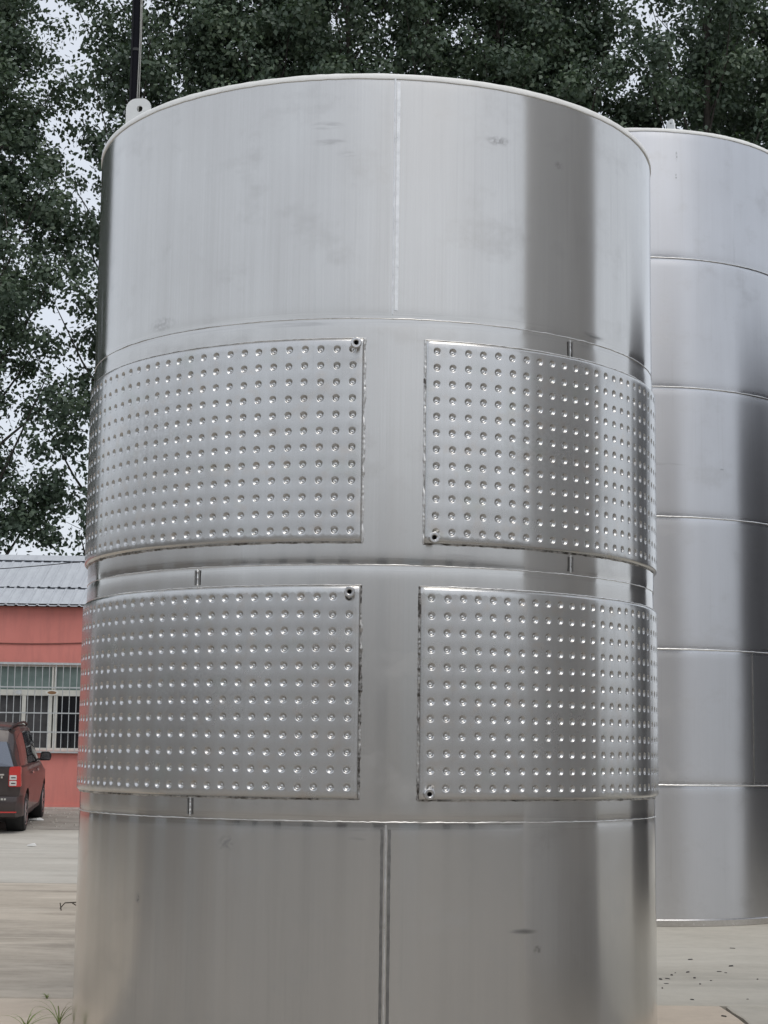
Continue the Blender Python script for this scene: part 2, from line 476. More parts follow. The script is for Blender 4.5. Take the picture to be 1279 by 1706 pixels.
# vertical plate joints: bead, and the pickled strips ground either side of it
def vjoint(a, z0, z1, strips, seed, w=0.011):
    bead('vertical_weld_seam', vline(TR + 0.0005, a, z0, z1, 40, 0.03, seed), 0.004, MAT['bead'], tank, 6, 0.3, seed)
    for s in strips:
        c = a + s * (0.62 if w > .01 else .45); hw = math.degrees(w / TR) / 2
        V, F, g = [], [], random.Random(seed + s)
        n = 40
        for j in range(n + 1):
            ez = min(0.02, 0.08 * (z1 - z0)); z = z0 + ez + (z1 - z0 - 2 * ez) * j / n
            for q in (-hw, hw):
                b = R_(c + q + g.uniform(-0.03, 0.03)); V.append(((TR + 0.0028) * math.sin(b), -(TR + 0.0028) * math.cos(b), z))
        for j in range(n): F.append((2 * j, 2 * j + 1, 2 * j + 3, 2 * j + 2))
        o = link('ground_strip', mesh('ground_strip', V, F, True), MAT['pickle'] if strips != (1,) else MAT['bead'], tank)
vjoint(3.08, 0.0, Z_S3 - 0.012, (-1, 1), 5, 0.014)
vjoint(3.2, Z_S1 + 0.02, Z_RIM - 0.012, (1,), 6, 0.016)
vjoint(38.8, Z_S1 - 0.108, Z_S1 - 0.01, (-1, 1), 7, .009)
vjoint(38.8, Z_S2 + 0.01, Z_S2 + 0.095, (-1, 1), 8, .009)
vjoint(-32.4, Z_S2 - 0.09, Z_S2 - 0.005, (-1, 1), 9, .009)
vjoint(-32.7, Z_S3 + 0.01, Z_S3 + 0.10, (-1, 1), 10, .009)

def jacket(acol0, pitch, ncol, z0, zp, nrow, side, seed, label):
    """dimple jacket: a sheet spot-welded to the shell, pillowed between dimples, edges rolled down to the shell"""
    off = 0.017
    g = np.random.default_rng(seed)
    NS = 16
    hb = [(-1, -1), (-.5, -1), (0, -1), (.5, -1), (1, -1), (1, -.5), (1, 0), (1, .5), (1, 1), (.5, 1), (0, 1), (-.5, 1), (-1, 1), (-1, .5), (-1, 0), (-1, -.5)]
    rings = [(0.0205, 0.0001), (0.0178, 0.0), (0.0161, -0.0014), (0.0126, -0.0066), (0.0088, -0.0102), (0.0056, -0.0107), (0.0034, -0.0094)]
    angs = [math.atan2(b, a) for a, b in hb]
    pu = R_(pitch) * TR
    Vs, Fs = [], []
    n = 0; SH = []
    for c in range(ncol):
        for r in range(nrow):
            uc = R_(acol0) * TR + side * c * pu; vc = z0 + r * zp
            ju, jv = g.normal(0, 0.0011, 2); dep = g.uniform(0.85, 1.1)
            pts = []
            for (a, b) in hb:
                h = 0.0006 if abs(a) == 1 and abs(b) == 1 else 0.0003
                pts.append((uc + a * pu / 2, vc + b * zp / 2, h))
            for (rr, d) in rings:
                for t in angs:
                    pts.append((uc + ju + rr * math.cos(t), vc + jv + rr * math.sin(t), d * dep))
            pts.append((uc + ju, vc + jv, -0.0088 * dep))
            for q in range(len(rings)):
                for k in range(NS):
                    k2 = (k + 1) % NS; a = n + q * NS
                    Fs.append((a + k, a + k2, a + NS + k2, a + NS + k))
            a = n + len(rings) * NS
            for k in range(NS): Fs.append((a + k, a + (k + 1) % NS, a + NS))
            Vs += pts; n += len(pts)
            hj = g.uniform(.7, 1.15); SH += [0.0] * (NS * 3) + [0.55 * hj] * NS + [0.90 * hj] * NS + [0.95 * hj] * NS + [0.85 * hj] * NS + [0.2] * NS + [0.0]
    P = np.array(Vs)
    # rolled rim all round
    u_a = R_(acol0) * TR - side * pu / 2; u_b = u_a + side * ncol * pu
    v_a, v_b = z0 - zp / 2, z0 + (nrow - 0.5) * zp
    loop = []
    nu, nv = ncol * 4, nrow * 4
    for i in range(nu): loop.append((u_a + (u_b - u_a) * i / nu, v_a, 0, -1))
    for i in range(nv): loop.append((u_b, v_a + (v_b - v_a) * i / nv, side, 0))
    for i in range(nu): loop.append((u_b + (u_a - u_b) * i / nu, v_b, 0, 1))
    for i in range(nv): loop.append((u_a, v_b + (v_a - v_b) * i / nv, -side, 0))
    L = len(loop); E = []
    for (q, d, h) in [(0, 0.0, None), (1, 0.004, -0.0010), (2, 0.0120, -0.0090), (3, 0.0155, -0.0185)]:
        for i, (u, v, du, dv) in enumerate(loop):
            cu, cv = du, dv
            if i in (0, nu, nu + nv, 2 * nu + nv):
                cu, cv = (loop[i - 1][2] + du), (loop[i - 1][3] + dv)
            hh = h if h is not None else (0.0006 if i % 4 == 0 else 0.0003)
            E.append((u + cu * d, v + cv * d, hh))
    n0 = len(P); P = np.vstack([P, np.array(E)])
    for q in range(3):
        for i in range(L):
            j = (i + 1) % L; a = n0 + q * L
            f = (a + i, a + L + i, a + L + j, a + j)
            Fs.append(f)
    # weld coincident points
    key = np.round(P[:, :2] / 0.0004).astype(np.int64)
    _, first, inv = np.unique(key, axis=0, return_index=True, return_inverse=True)
    inv = inv.ravel(); Q = P[first]; H_ = np.array(SH + [0.0] * (len(P) - len(SH)))[first]
    F2 = []
    for f in Fs:
        h = [int(inv[i]) for i in f]; o = []
        for i in h:
            if i not in o: o.append(i)
        if len(o) > 2: F2.append(o)
    rr = TR + off + Q[:, 2] + 0.0007 * wob(Q[:, 0] * 2.2, Q[:, 1] * 2.6, seed)
    aa = Q[:, 0] / TR
    V = np.stack([rr * np.sin(aa), -rr * np.cos(aa), Q[:, 1]], 1)
    me = mesh('dimple_jacket', V, F2, True, Q[:, :2])
    bm = bmesh.new(); bm.from_mesh(me)
    for f in bm.faces:
        c = f.calc_center_median(); nn = Vector((c.x, c.y, 0))
        if f.normal.dot(nn) < 0 and abs(f.normal.z) < 0.97: f.normal_flip()
    bmesh.ops.recalc_face_normals(bm, faces=bm.faces)
    f0 = max(bm.faces, key=lambda f: f.calc_area()); c = f0.calc_center_median()
    if f0.normal.dot(Vector((c.x, c.y, 0))) < 0: bmesh.ops.reverse_faces(bm, faces=bm.faces)
    bm.to_mesh(me); bm.free()
    me.polygons.foreach_set('use_smooth', np.ones(len(me.polygons), bool))
    at_ = me.attributes.new('stain_shade', 'FLOAT', 'POINT'); at_.data.foreach_set('value', H_.astype(np.float32))   # recess shade put into each dimple's colour, along with spot-weld stain
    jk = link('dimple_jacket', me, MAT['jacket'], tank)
    jk['label'] = label
    # weld round the edge
    au, bu = math.degrees(u_a / TR) - side * 0.58, math.degrees(u_b / TR)
    top, bot = v_b + 0.0170, v_a - 0.0170
    bead('edge_weld', vline(TR + 0.002, au, bot, top, 150, 0.09, seed), 0.0062, MAT['scorch'] if z0 < 2 else MAT['scorch_light'], jk, 6, 0.45, seed)
    bead('edge_weld', arc(TR + 0.001, au, bu, top, 0.6, 0.0012, seed), 0.0035, MAT['bead'], jk, 6, 0.35, seed + 1)
    bead('edge_weld', arc(TR + 0.001, au, bu, bot, 0.6, 0.0016, seed + 3), 0.0040, MAT['scorch'], jk, 6, 0.45, seed + 2)
    return jk
UZ0, UZP = 1.023 + CAM_Z, 0.0786
LZ0, LZP = -0.163 + CAM_Z, 0.0794
jUL = jacket(-3.60, 2.83, 33, UZ0, UZP, 12, -1, 41, 'upper left dimpled cooling jacket')
jUR = jacket(11.05, 2.85, 32, UZ0, UZP, 12, 1, 42, 'upper right dimpled cooling jacket')
jLL = jacket(-3.60, 2.80, 33, LZ0, LZP, 12, -1, 43, 'lower left dimpled cooling jacket')
jLR = jacket(10.45, 2.80, 32, LZ0, LZP, 12, 1, 44, 'lower right dimpled cooling jacket')
def fitting(deg, z, jk):
    a = R_(deg)
    m = MB().lathe([(0.0165, 0.0), (0.0165, 0.026), (0.021, 0.030), (0.0225, 0.034), (0.0225, 0.044), (0.0195, 0.047), (0.0130, 0.047), (0.0095, 0.044), (0.0095, 0.004)], 24, 'y')
    o = m.build('pipe_fitting', MAT['fitting'], jk, smooth=True)
    r = TR + 0.013
    o.location = (r * math.sin(a), -r * math.cos(a), z); o.scale = (1.15, 1.15, 1.15)
    o.rotation_euler = (0, 0, a + math.pi)
    MB().lathe([(0.0001, 0.012), (0.0096, 0.012)], 16, 'y').build('bore', MAT['bore'], o)
fitting(-3.0, 1.909 + CAM_Z, jUL); fitting(10.5, 0.992 + CAM_Z, jUR); fitting(-3.5, 0.731 + CAM_Z, jLL); fitting(10.05, -0.190 + CAM_Z, jLR)

def rim(parent, R, z, r=0.0135, name='rim', seed=0):
    g = random.Random(seed)
    V, F = [], []; n, k = 240, 12
    for i in range(n):
        a = 2 * math.pi * i / n; q = r * (1 + g.uniform(-0.10, 0.10))
        for j in range(k):
            b = 2 * math.pi * j / k
            ex = math.copysign(abs(math.cos(b)) ** .35, math.cos(b)); ez = math.copysign(abs(math.sin(b)) ** .35, math.sin(b))
            rr = R - 0.001 + 0.45 * r * ex; V.append((rr * math.sin(a), -rr * math.cos(a), z + q * ez))
    for i in range(n):
        for j in range(k):
            F.append((i * k + j, ((i + 1) % n) * k + j, ((i + 1) % n) * k + (j + 1) % k, i * k + (j + 1) % k))
    return link(name, mesh(name, V, F, True), MAT['film'], parent)
rim(tank, TR, Z_RIM - 0.006)
def lug(parent, R, deg, z, w, h, turn=0.0, lean=0.0):
    """flat lifting plate with a round top and a hole, standing up inside the rim"""
    rt = w * 0.38
    out = [(-w / 2, -0.10), (w / 2, -0.10)]
    out += [(w / 2, h - rt)] + [(w / 2 - rt + rt * math.cos(R_(t)), h - rt + rt * math.sin(R_(t))) for t in range(10, 90, 16)]
    out += [(-w / 2 + rt + rt * math.cos(R_(t)), h - rt + rt * math.sin(R_(t))) for t in range(90, 180, 16)] + [(-w / 2, h - rt)]
    hz, hr = h - w * 0.42, w * 0.125
    bm = bmesh.new()
    ov_ = [bm.verts.new((x, 0, y)) for x, y in out]
    hv = [bm.verts.new((0.008 + hr * math.cos(2 * math.pi * k / 18), 0, hz + hr * math.sin(2 * math.pi * k / 18))) for k in range(18)]
    ed = [bm.edges.new((ov_[i], ov_[(i + 1) % len(ov_)])) for i in range(len(ov_))] + [bm.edges.new((hv[i], hv[(i + 1) % 18])) for i in range(18)]
    bmesh.ops.triangle_fill(bm, use_beauty=True, edges=ed)
    for f in [f for f in bm.faces if all(v in hv for v in f.verts)]: bm.faces.remove(f)
    ex = bmesh.ops.extrude_face_region(bm, geom=list(bm.faces))
    bmesh.ops.translate(bm, vec=(0, 0.012, 0), verts=[e for e in ex['geom'] if isinstance(e, bmesh.types.BMVert)])
    bmesh.ops.recalc_face_normals(bm, faces=bm.faces)
    me = bpy.data.meshes.new('lifting_lug'); bm.to_mesh(me); bm.free()
    a = R_(deg); r = R
    return link('lifting_lug', me, MAT['plate'], parent, (r * math.sin(a), -r * math.cos(a), z), (0, lean, R_(turn)))
lug(tank, TR - 0.055, -57.5, Z_RIM, 0.138, 0.150, -15)

# ------------------------------------------------------------------ plain tank behind
T2X, T2Y, T2R = 2.46, 17.05, 1.661
Z2 = [0.0, 1.199, 2.378, 3.55, 4.722, 5.91, 7.116]
SM2 = [(9.5, 6.87, 0.012, 0.06, 0.95, 'c'), (9.3, 6.68, 0.010, 0.035, 0.9, 'c'), (24, 4.0, 0.03, 0.012, 0.7, 'h'), (4, 4.02, 0.25, 0.02, 0.3, 'h')]
MAT['shell2'] = steel('dull_shell_steel', Z2[1:-1], T2R, SM2, (0.585, 0.59, 0.605), (0.65, 0.655, 0.675), (0.28, 0.34), 0.8, 0.6)
tank2 = empty('steel_tank', (T2X, T2Y, 0.006), 0, 'taller plain steel tank with evenly spaced weld rings, standing behind on the right', 'tank')
v2 = [100, 35, 150, -120, 160, -150]
for i in range(6):
    ring_sheet('shell_plate', T2R, Z2[i], Z2[i + 1], MAT['shell2'], tank2, v2[i] - 180, v2[i] + 180, 2.0, 24, 0.004, 0.0014, True, 60 + i)
for i, z in enumerate(Z2[1:-1]):
    bead('weld_seam', arc(T2R - 0.001, -180, 180, z, 1.0, 0.001, 70 + i), 0.0065, MAT['bead'], tank2, 6, 0.2, 70 + i)
bead('vertical_weld_seam', vline(T2R + 0.001, 35, Z2[1] + 0.012, Z2[2] - 0.012, 40, 0.02, 3), 0.0065, MAT['pickle'], tank2, 6, 0.2, 3)
rim(tank2, T2R, Z2[-1] - 0.006, 0.016, 'rim', 4)
MB().lathe([(T2R + 0.001, 0.0), (T2R + 0.014, 0.0), (T2R + 0.014, 0.05), (T2R + 0.001, 0.06)], 160).build('foot_ring', MAT['fitting'], tank2, smooth=True)
lug(tank2, T2R - 0.085, 9.0, Z2[-1], 0.10, 0.14, -62, -0.22)

# tanks out of frame on the right: they show as the dark upright bands mirrored in both shells
MAT['drab'] = plain('drab_primer_steel', (0.60, 0.59, 0.58), 0.5, 0.2, 0.12, 1.5)
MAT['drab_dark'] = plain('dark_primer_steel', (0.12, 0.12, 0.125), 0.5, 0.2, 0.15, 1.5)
def plain_tank(x, y, R, H, mat, label):
    o = empty('painted_tank', (x, y, 0.006), 0, label, 'tank', 'drab tanks to the right')
    z = 0.0; k = 0
    while z < H - 0.01:
        z1 = min(H, z + 1.19)
        ring_sheet('shell_plate', R, z, z1, MAT[mat], o, -180, 180, 3, 6, 0.003, 0.001, False, 90 + k); z = z1; k += 1
    MB().lathe([(R, H), (R - 0.10, H + 0.12), (R * 0.6, H + 0.28), (0.02, H + 0.36)], 72).build('dished_head', MAT[mat], o, smooth=True)
    return o
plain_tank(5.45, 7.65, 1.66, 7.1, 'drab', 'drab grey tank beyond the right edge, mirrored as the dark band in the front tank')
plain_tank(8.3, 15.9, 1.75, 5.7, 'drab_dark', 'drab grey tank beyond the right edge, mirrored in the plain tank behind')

# ------------------------------------------------------------------ red building
MAT['red'] = None
t = NT('red_render'); v = t.coord(); vs = t.coord('Object', (3.0, 3.0, 0.5))
n1 = t.noise(v, 0.9, 5, 0.6); n2 = t.noise(vs, 1.6, 5, 0.65); n3 = t.noise(v, 60, 3, 0.6)
c = t.mix(t.mapr(n1, 0.3, 0.7, 0, 1), (0.57, 0.195, 0.162), (0.65, 0.235, 0.198))
c = t.mix(t.mapr(n2, 0.46, 0.70, 0, 0.55), c, (0.44, 0.165, 0.142))
t.set(Base_Color=c, Roughness=0.85); t.bump(n3, 0.2, 0.01); MAT['red'] = t.m
MAT['plinth'] = plain('pale_plinth', (0.52, 0.44, 0.40), 0.85, 0, 0.2, 5, 0.2)
MAT['zinc'] = None
t = NT('weathered_zinc'); v = t.coord(); vs = t.coord('Object', (2.5, 0.6, 0.6))
n1 = t.noise(vs, 3.0, 5, 0.65); n2 = t.noise(v, 14, 4, 0.6)
c = t.mix(t.mapr(n1, 0.3, 0.7, 0, 1), (0.47, 0.495, 0.53), (0.57, 0.60, 0.635))
c = t.mix(t.mapr(n2, 0.64, 0.74, 0, 0.4), c, (0.30, 0.30, 0.30))
t.set(Base_Color=c, Roughness=0.55, Metallic=0.1); MAT['zinc'] = t.m
MAT['cream'] = plain('cream_window_frame', (0.66, 0.66, 0.60), 0.5, 0, 0.08, 8)
MAT['bar'] = plain('galvanised_bar', (0.48, 0.50, 0.50), 0.5, 0.3, 0.15, 10)
t = NT('dark_pane'); t.set(Base_Color=(0.012, 0.013, 0.016, 1), Roughness=0.08); MAT['pane'] = t.m
t = NT('frosted_pane'); v = t.coord(); n = t.noise(v, 5, 4)
t.set(Base_Color=t.mix(t.mapr(n, .3, .7, 0, 1), (0.13, 0.185, 0.17), (0.20, 0.26, 0.24)), Roughness=0.35); MAT['frost'] = t.m
MAT['curtain'] = plain('grey_curtain', (0.07, 0.07, 0.072), 0.9, 0, 0.3, 8)
MAT['black'] = plain('black_rubber', (0.012, 0.012, 0.013), 0.6)
MAT['cable'] = plain('dark_cable', (0.02, 0.02, 0.024), 0.9, spec=0.1)
MAT['oval'] = plain('brown_badge', (0.22, 0.12, 0.05), 0.5)

BY = 36.0                                  # front wall plane (local y = 0)
bld = empty('red_building', (0, BY, 0.25), R_(2.0), 'low red rendered building with ribbed grey metal roof and barred window', 'building')
bx0, bx1, dep = -22.0, 7.0, 6.0
eave = 4.14; rise = 1.19; half = dep / 2
# window opening cut out of the front wall
wx0, wx1, wz0, wz1 = -9.3, -5.25, 1.165, 2.90
V = [(bx0, 0, -.3), (bx1, 0, -.3), (bx1, 0, eave - .02), (bx0, 0, eave - .02), (wx0, 0, wz0), (wx1, 0, wz0), (wx1, 0, wz1), (wx0, 0, wz1),
     (wx0, .16, wz0), (wx1, .16, wz0), (wx1, .16, wz1), (wx0, .16, wz1),
     (bx0, dep, -.3), (bx1, dep, -.3), (bx1, dep, eave - .02), (bx0, dep, eave - .02), (bx0, half, eave + rise - .06), (bx1, half, eave + rise - .06)]
F = [(0, 1, 5, 4), (1, 2, 6, 5), (2, 3, 7, 6), (3, 0, 4, 7), (4, 5, 9, 8), (5, 6, 10, 9), (6, 7, 11, 10), (7, 4, 8, 11), (13, 12, 15, 14), (1, 13, 14, 17, 2), (12, 0, 3, 16, 15)]
wall = link('wall', mesh('wall', V, F), MAT['red'], bld)
MB().box(bx0 - .02, bx1 + .02, -0.05, 0.01, -0.3, 0.045).build('plinth', MAT['plinth'], bld, bevel=0.012)
MB().box(bx0, bx1, -0.035, 0.005, 0.047, 0.10).build('plinth_band', MAT['red'], bld)
# window
win = empty('window', (0, 0, 0)); win.parent = bld
W_ = lambda x0, x1, z0, z1, y0=0.05, y1=0.11, mat='cream', name='frame_bar': MB().box(x0, x1, y0, y1, z0, z1).build(name, MAT[mat], win, bevel=0.004)
W_(wx0, wx1, wz1 - .05, wz1); W_(wx0, wx1, wz0, wz0 + .055); W_(wx0, wx0 + .05, wz0 + .055, wz1 - .05); W_(wx1 - .05, wx1, wz0 + .055, wz1 - .05)
W_(wx0 + .05, wx1 - .05, 2.265, 2.385, 0.047, 0.113)
for x in (-8.05, -6.40):
    W_(x - .045, x - .008, 2.385, wz1 - .05); W_(x + .008, x + .045, 2.385, wz1 - .05)
for x in (-8.75, -8.10, -7.99, -6.99, -6.46, -6.355, -5.80):
    W_(x - .038, x + .038, wz0 + .055, 2.265)
MB().box(wx0 + .02, wx1 - .02, 0.125, 0.135, 2.30, wz1 - .02).build('frosted_pane', MAT['frost'], win)
for i, (a, b) in enumerate(((wx0 + .02, -8.75), (-8.74, -8.05), (-8.04, -6.99), (-6.98, -6.40), (-6.39, -5.80), (-5.79, wx1 - .02))):
    MB().box(a, b, 0.125, 0.135, wz0 + .02, 2.29).build('pane', MAT['pane'] if i not in (3, 2) else MAT['curtain'], win)
MB().box(wx0 - .03, wx1 + .03, -0.07, 0.03, wz0 - .05, wz0 - .002).build('sill', MAT['plinth'], win, bevel=0.008)
# security grille
gr = empty('window_grille', (0, 0, 0)); gr.parent = bld
x = wx0 + 0.04
while x < wx1:
    MB().tube([(x, -0.075, wz0 - 0.03), (x, -0.075, wz1 + 0.01)], 0.0085, 6).build('bar', MAT['bar'], gr); x += 0.139
for z, h in ((wz1 + 0.008, 0.022), (2.43, 0.014), (1.915, 0.012), (1.535, 0.012), (wz0 - .03, 0.014)):
    MB().box(wx0, wx1, -0.098, -0.085, z - h, z + h).build('rail', MAT['bar'], gr)
for x, s in ((-6.41, 1.0), (-7.08, 0.5)):
    MB().add([(x + .13 * s * math.cos(k * math.pi / 10), -0.101 - d, 2.325 + .055 * (s ** .3) * math.sin(k * math.pi / 10)) for d in (0, .006) for k in range(20)],
             [tuple(range(20)), tuple(range(39, 19, -1))] + [(k, k + 20, (k + 1) % 20 + 20, (k + 1) % 20) for k in range(20)]).build('oval_badge', MAT['cream'] if s == 1 else MAT['bar'], gr)
    if s == 1:
        MB().add([(x + .09 * math.cos(k * math.pi / 10), -0.109, 2.325 + .033 * math.sin(k * math.pi / 10)) for k in range(20)], [tuple(range(20))]).build('badge_centre', MAT['oval'], gr)
# roof: two courses of ribbed sheets each side, lower course tucked under the upper
slope = math.atan2(rise, half); sx, sz = math.cos(slope), math.sin(slope)
def roof_sheet(w, l0, l1, nrib):
    prof = []; p = w / nrib
    for r in range(nrib):
        o = r * p
        prof += [(o, 0), (o + p * .62, 0), (o + p * .72, .020), (o + p * .88, .020), (o + p * .98, 0)]
    prof.append((w, 0)); V, F = [], []
    for l in (l0, l1):
        for (a, h) in prof: V.append((a, l * sx - h * sz, l * sz + h * sx))
    n = len(prof)
    V += [(x, y + .002 * sz, z - .002 * sx) for x, y, z in V]
    for i in range(n - 1):
        F.append((i, i + 1, n + i + 1, n + i)); F.append((2 * n + i + 1, 2 * n + i, 3 * n + i, 3 * n + i + 1)); F.append((i, 2 * n + i, 2 * n + i + 1, i + 1))
    return mesh('roof_sheet', V, F)
Ltot = math.hypot(rise, half); ov_l = 0.20
rib = 0.212; sw = rib * 4
low = roof_sheet(sw, -ov_l, 1.15, 4); low.materials.append(MAT['zinc'])
upp = roof_sheet(sw, 1.0, Ltot - .02, 4); upp.materials.append(MAT['zinc'])
roof = empty('roof', (0, 0, eave)); roof.parent = bld
x = bx0 - .2; k = 0
while x < bx1 + .1:
    j = random.uniform(-.012, .012)
    link('roof_sheet', low, None, roof, (x, 0, random.uniform(0, .004)))
    link('roof_sheet', upp, None, roof, (x + .06, j, 0.034 + random.uniform(0, .012)))
    if k % 2 == 0:   # rear slope
        link('roof_sheet', low, None, roof, (x + sw, dep, 0), (0, 0, math.pi)); link('roof_sheet', upp, None, roof, (x + sw, dep, 0.034), (0, 0, math.pi))
        link('roof_sheet', low, None, roof, (x + 2 * sw, dep, 0), (0, 0, math.pi)); link('roof_sheet', upp, None, roof, (x + 2 * sw, dep, 0.034), (0, 0, math.pi))
    x += sw; k += 1
MB().prism([(half - .30, rise - .02), (half - .02, rise + .115), (half + .02, rise + .115), (half + .30, rise - .02), (half + .30, rise - .035), (half, rise + .10), (half - .30, rise - .035)], 'x', bx0 - .2, bx1 + .2).build('ridge_cap', MAT['zinc'], roof)
MB().box(bx0 - .1, bx1 + .1, -0.14, -0.02, -0.075, -0.022).build('eave_board', MAT['black'], roof)
# conduit sagging along the wall, painted over
pts = [(-9.6 + 6 * i / 24, -0.012, 3.42 - 0.11 * math.sin(math.pi * min(1, i / 20)) + 0.0 * i) for i in range(25)]
MB().tube(pts, 0.013, 6).build('wall_cable', plain('painted_cable', (0.22, 0.08, 0.065), 0.7), bld, smooth=True)
# slack service cable crossing before the roof
pts = []
for i in range(30):
    f = i / 29; x = -11.0 + 8.0 * f
    pts.append((x, 34.5, 4.86 + 1.02 * max(0, f - 0.22) ** 1.7 * 1.0))
tag(MB().tube(pts, 0.009, 5).build('service_cable', MAT['cable']), 'thin slack cable crossing in front of the grey metal roof', 'cable')

# ------------------------------------------------------------------ parked car
t = NT('maroon_brown_paint'); v = t.coord(); n = t.noise(v, 5, 4)
t.set(Base_Color=t.mix(t.mapr(n, .3, .7, 0, 1), (0.038, 0.027, 0.026), (0.045, 0.032, 0.030)), Roughness=0.4, Metallic=0.15, Coat_Weight=0.45, Coat_Roughness=0.08); MAT['paint'] = t.m
t = NT('tinted_glass'); t.set(Base_Color=(0.010, 0.011, 0.013, 1), Roughness=0.05); t.b.inputs['Specular IOR Level'].default_value = 0.7; MAT['tint'] = t.m
t = NT('filmed_rear_glass'); t.set(Base_Color=(0.20, 0.215, 0.25, 1), Roughness=0.08, Metallic=0.85); MAT['rear_glass'] = t.m
t = NT('red_lens'); t.set(Base_Color=(0.50, 0.018, 0.016, 1), Roughness=0.15, Coat_Weight=1.0); MAT['lens'] = t.m
t = NT('clear_lens'); t.set(Base_Color=(0.62, 0.60, 0.58, 1), Roughness=0.12, Coat_Weight=1.0); MAT['clear'] = t.m
MAT['chrome'] = plain('chrome_trim', (0.72, 0.72, 0.72), 0.15, 1.0, 0.03)
MAT['alloy'] = plain('alloy_rim', (0.50, 0.50, 0.51), 0.32, 0.9, 0.06)
MAT['tyre'] = plain('tyre_rubber', (0.016, 0.016, 0.016), 0.8, 0, 0.3, 20)
MAT['trim'] = plain('black_trim', (0.02, 0.02, 0.021), 0.5)

car = empty('parked_car', (-6.39, 29.0, gz(29.0)), 0, 'dark maroon brown people carrier parked facing the red building', 'car')
car.rotation_euler = (R_(2.4), 0, R_(4.7))
# local: +y forward, +x right, origin on the ground under the rear axle
WB, HWID = 2.70, 0.83
# stations: y, floor, sill half-width, waist half-width, belt z, belt half-width, roof z, roof half-width
ST = [(-0.74, 0.42, 0.70, 0.74, 0.96, 0.72, 1.00, 0.60),
      (-0.70, 0.30, 0.76, 0.80, 1.02, 0.77, 1.44, 0.60),
      (-0.55, 0.24, 0.79, 0.83, 1.03, 0.79, 1.64, 0.615),
      (-0.30, 0.22, 0.80, 0.84, 1.03, 0.80, 1.69, 0.63),
      (0.30, 0.20, 0.80, 0.845, 1.02, 0.805, 1.715, 0.645),
      (1.10, 0.20, 0.80, 0.845, 1.00, 0.805, 1.715, 0.645),
      (1.75, 0.20, 0.80, 0.845, 0.985, 0.80, 1.67, 0.63),
      (2.20, 0.20, 0.80, 0.845, 0.975, 0.79, 1.50, 0.60),
      (2.70, 0.20, 0.80, 0.84, 0.96, 0.78, 1.14, 0.64),
      (2.95, 0.20, 0.79, 0.83, 0.93, 0.76, 1.03, 0.66),
      (3.35, 0.22, 0.75, 0.78, 0.80, 0.70, 0.90, 0.58),
      (3.52, 0.34, 0.64, 0.66, 0.66, 0.60, 0.72, 0.48)]
def section(s):
    y, f, ws, ww, bz, bw, rz_, rw = s
    h = [(0.0, f), (ws * .9, f), (ws, f + .05), (ww, f + (bz - f) * .55), (ww - .005, bz - .10), (bw, bz), (bw + (rw - bw) * .5 + .012, bz + (rz_ - bz) * .5), (rw + .015, rz_ - .07 * min(1, (rz_ - bz) * 3)), (rw - .06, rz_ - .012), (rw * .45, rz_ + .012), (0.0, rz_ + .018)]
    return h
secs = [section(s) for s in ST]
def side_x(y, z):
    """outer half-width of the body at station y, height z (for fitting glass and trim)"""
    for i in range(len(ST) - 1):
        if ST[i][0] <= y <= ST[i + 1][0]:
            f = (y - ST[i][0]) / (ST[i + 1][0] - ST[i][0]); break
    else: f, i = 0, 0
    def at(sec):
        p = sec[2:9]
        for a, b in zip(p, p[1:]):
            if a[1] <= z <= b[1]: return a[0] + (b[0] - a[0]) * (z - a[1]) / max(1e-6, b[1] - a[1])
        return p[-1][0]
    return at(secs[i]) * (1 - f) + at(secs[i + 1]) * f
bm = bmesh.new(); rows = []
for s, h in zip(ST, secs):
    full = [(x, z) for x, z in h] + [(-x, z) for x, z in reversed(h[1:-1])]
    rows.append([bm.verts.new((x, s[0], z)) for x, z in full])
for a, b in zip(rows, rows[1:]):
    n = len(a)
    for i in range(n): bm.faces.new((a[i], a[(i + 1) % n], b[(i + 1) % n], b[i]))
bm.faces.new(rows[0]); bm.faces.new(list(reversed(rows[-1])))
bmesh.ops.recalc_face_normals(bm, faces=bm.faces)
me = bpy.data.meshes.new('body'); bm.to_mesh(me); bm.free()
body = link('body', me, MAT['paint'], car)
cut = MB()
for y in (0.0, WB):
    for s in (1, -1):
        cut.lathe([(0.0001, s * 0.50), (0.365, s * 0.50), (0.365, s * 1.0), (0.0001, s * 1.0)], 28, 'x', (0, y, 0.33))
cutter = cut.build('cutter', MAT['black'], car)
mod = body.modifiers.new('arches', 'BOOLEAN'); mod.operation = 'DIFFERENCE'; mod.object = cutter; mod.solver = 'EXACT'
bpy.context.view_layer.update()
dg = bpy.context.evaluated_depsgraph_get()
nm = bpy.data.meshes.new_from_object(body.evaluated_get(dg))
body.modifiers.clear()
bpy.data.objects.remove(cutter)
body.data = nm
while len(nm.materials) > 1: nm.materials.pop()
nm.polygons.foreach_set('material_index', np.zeros(len(nm.polygons), np.int32))
nm.polygons.foreach_set('use_smooth', np.ones(len(nm.polygons), bool)); nm.set_sharp_from_angle(angle=R_(32))
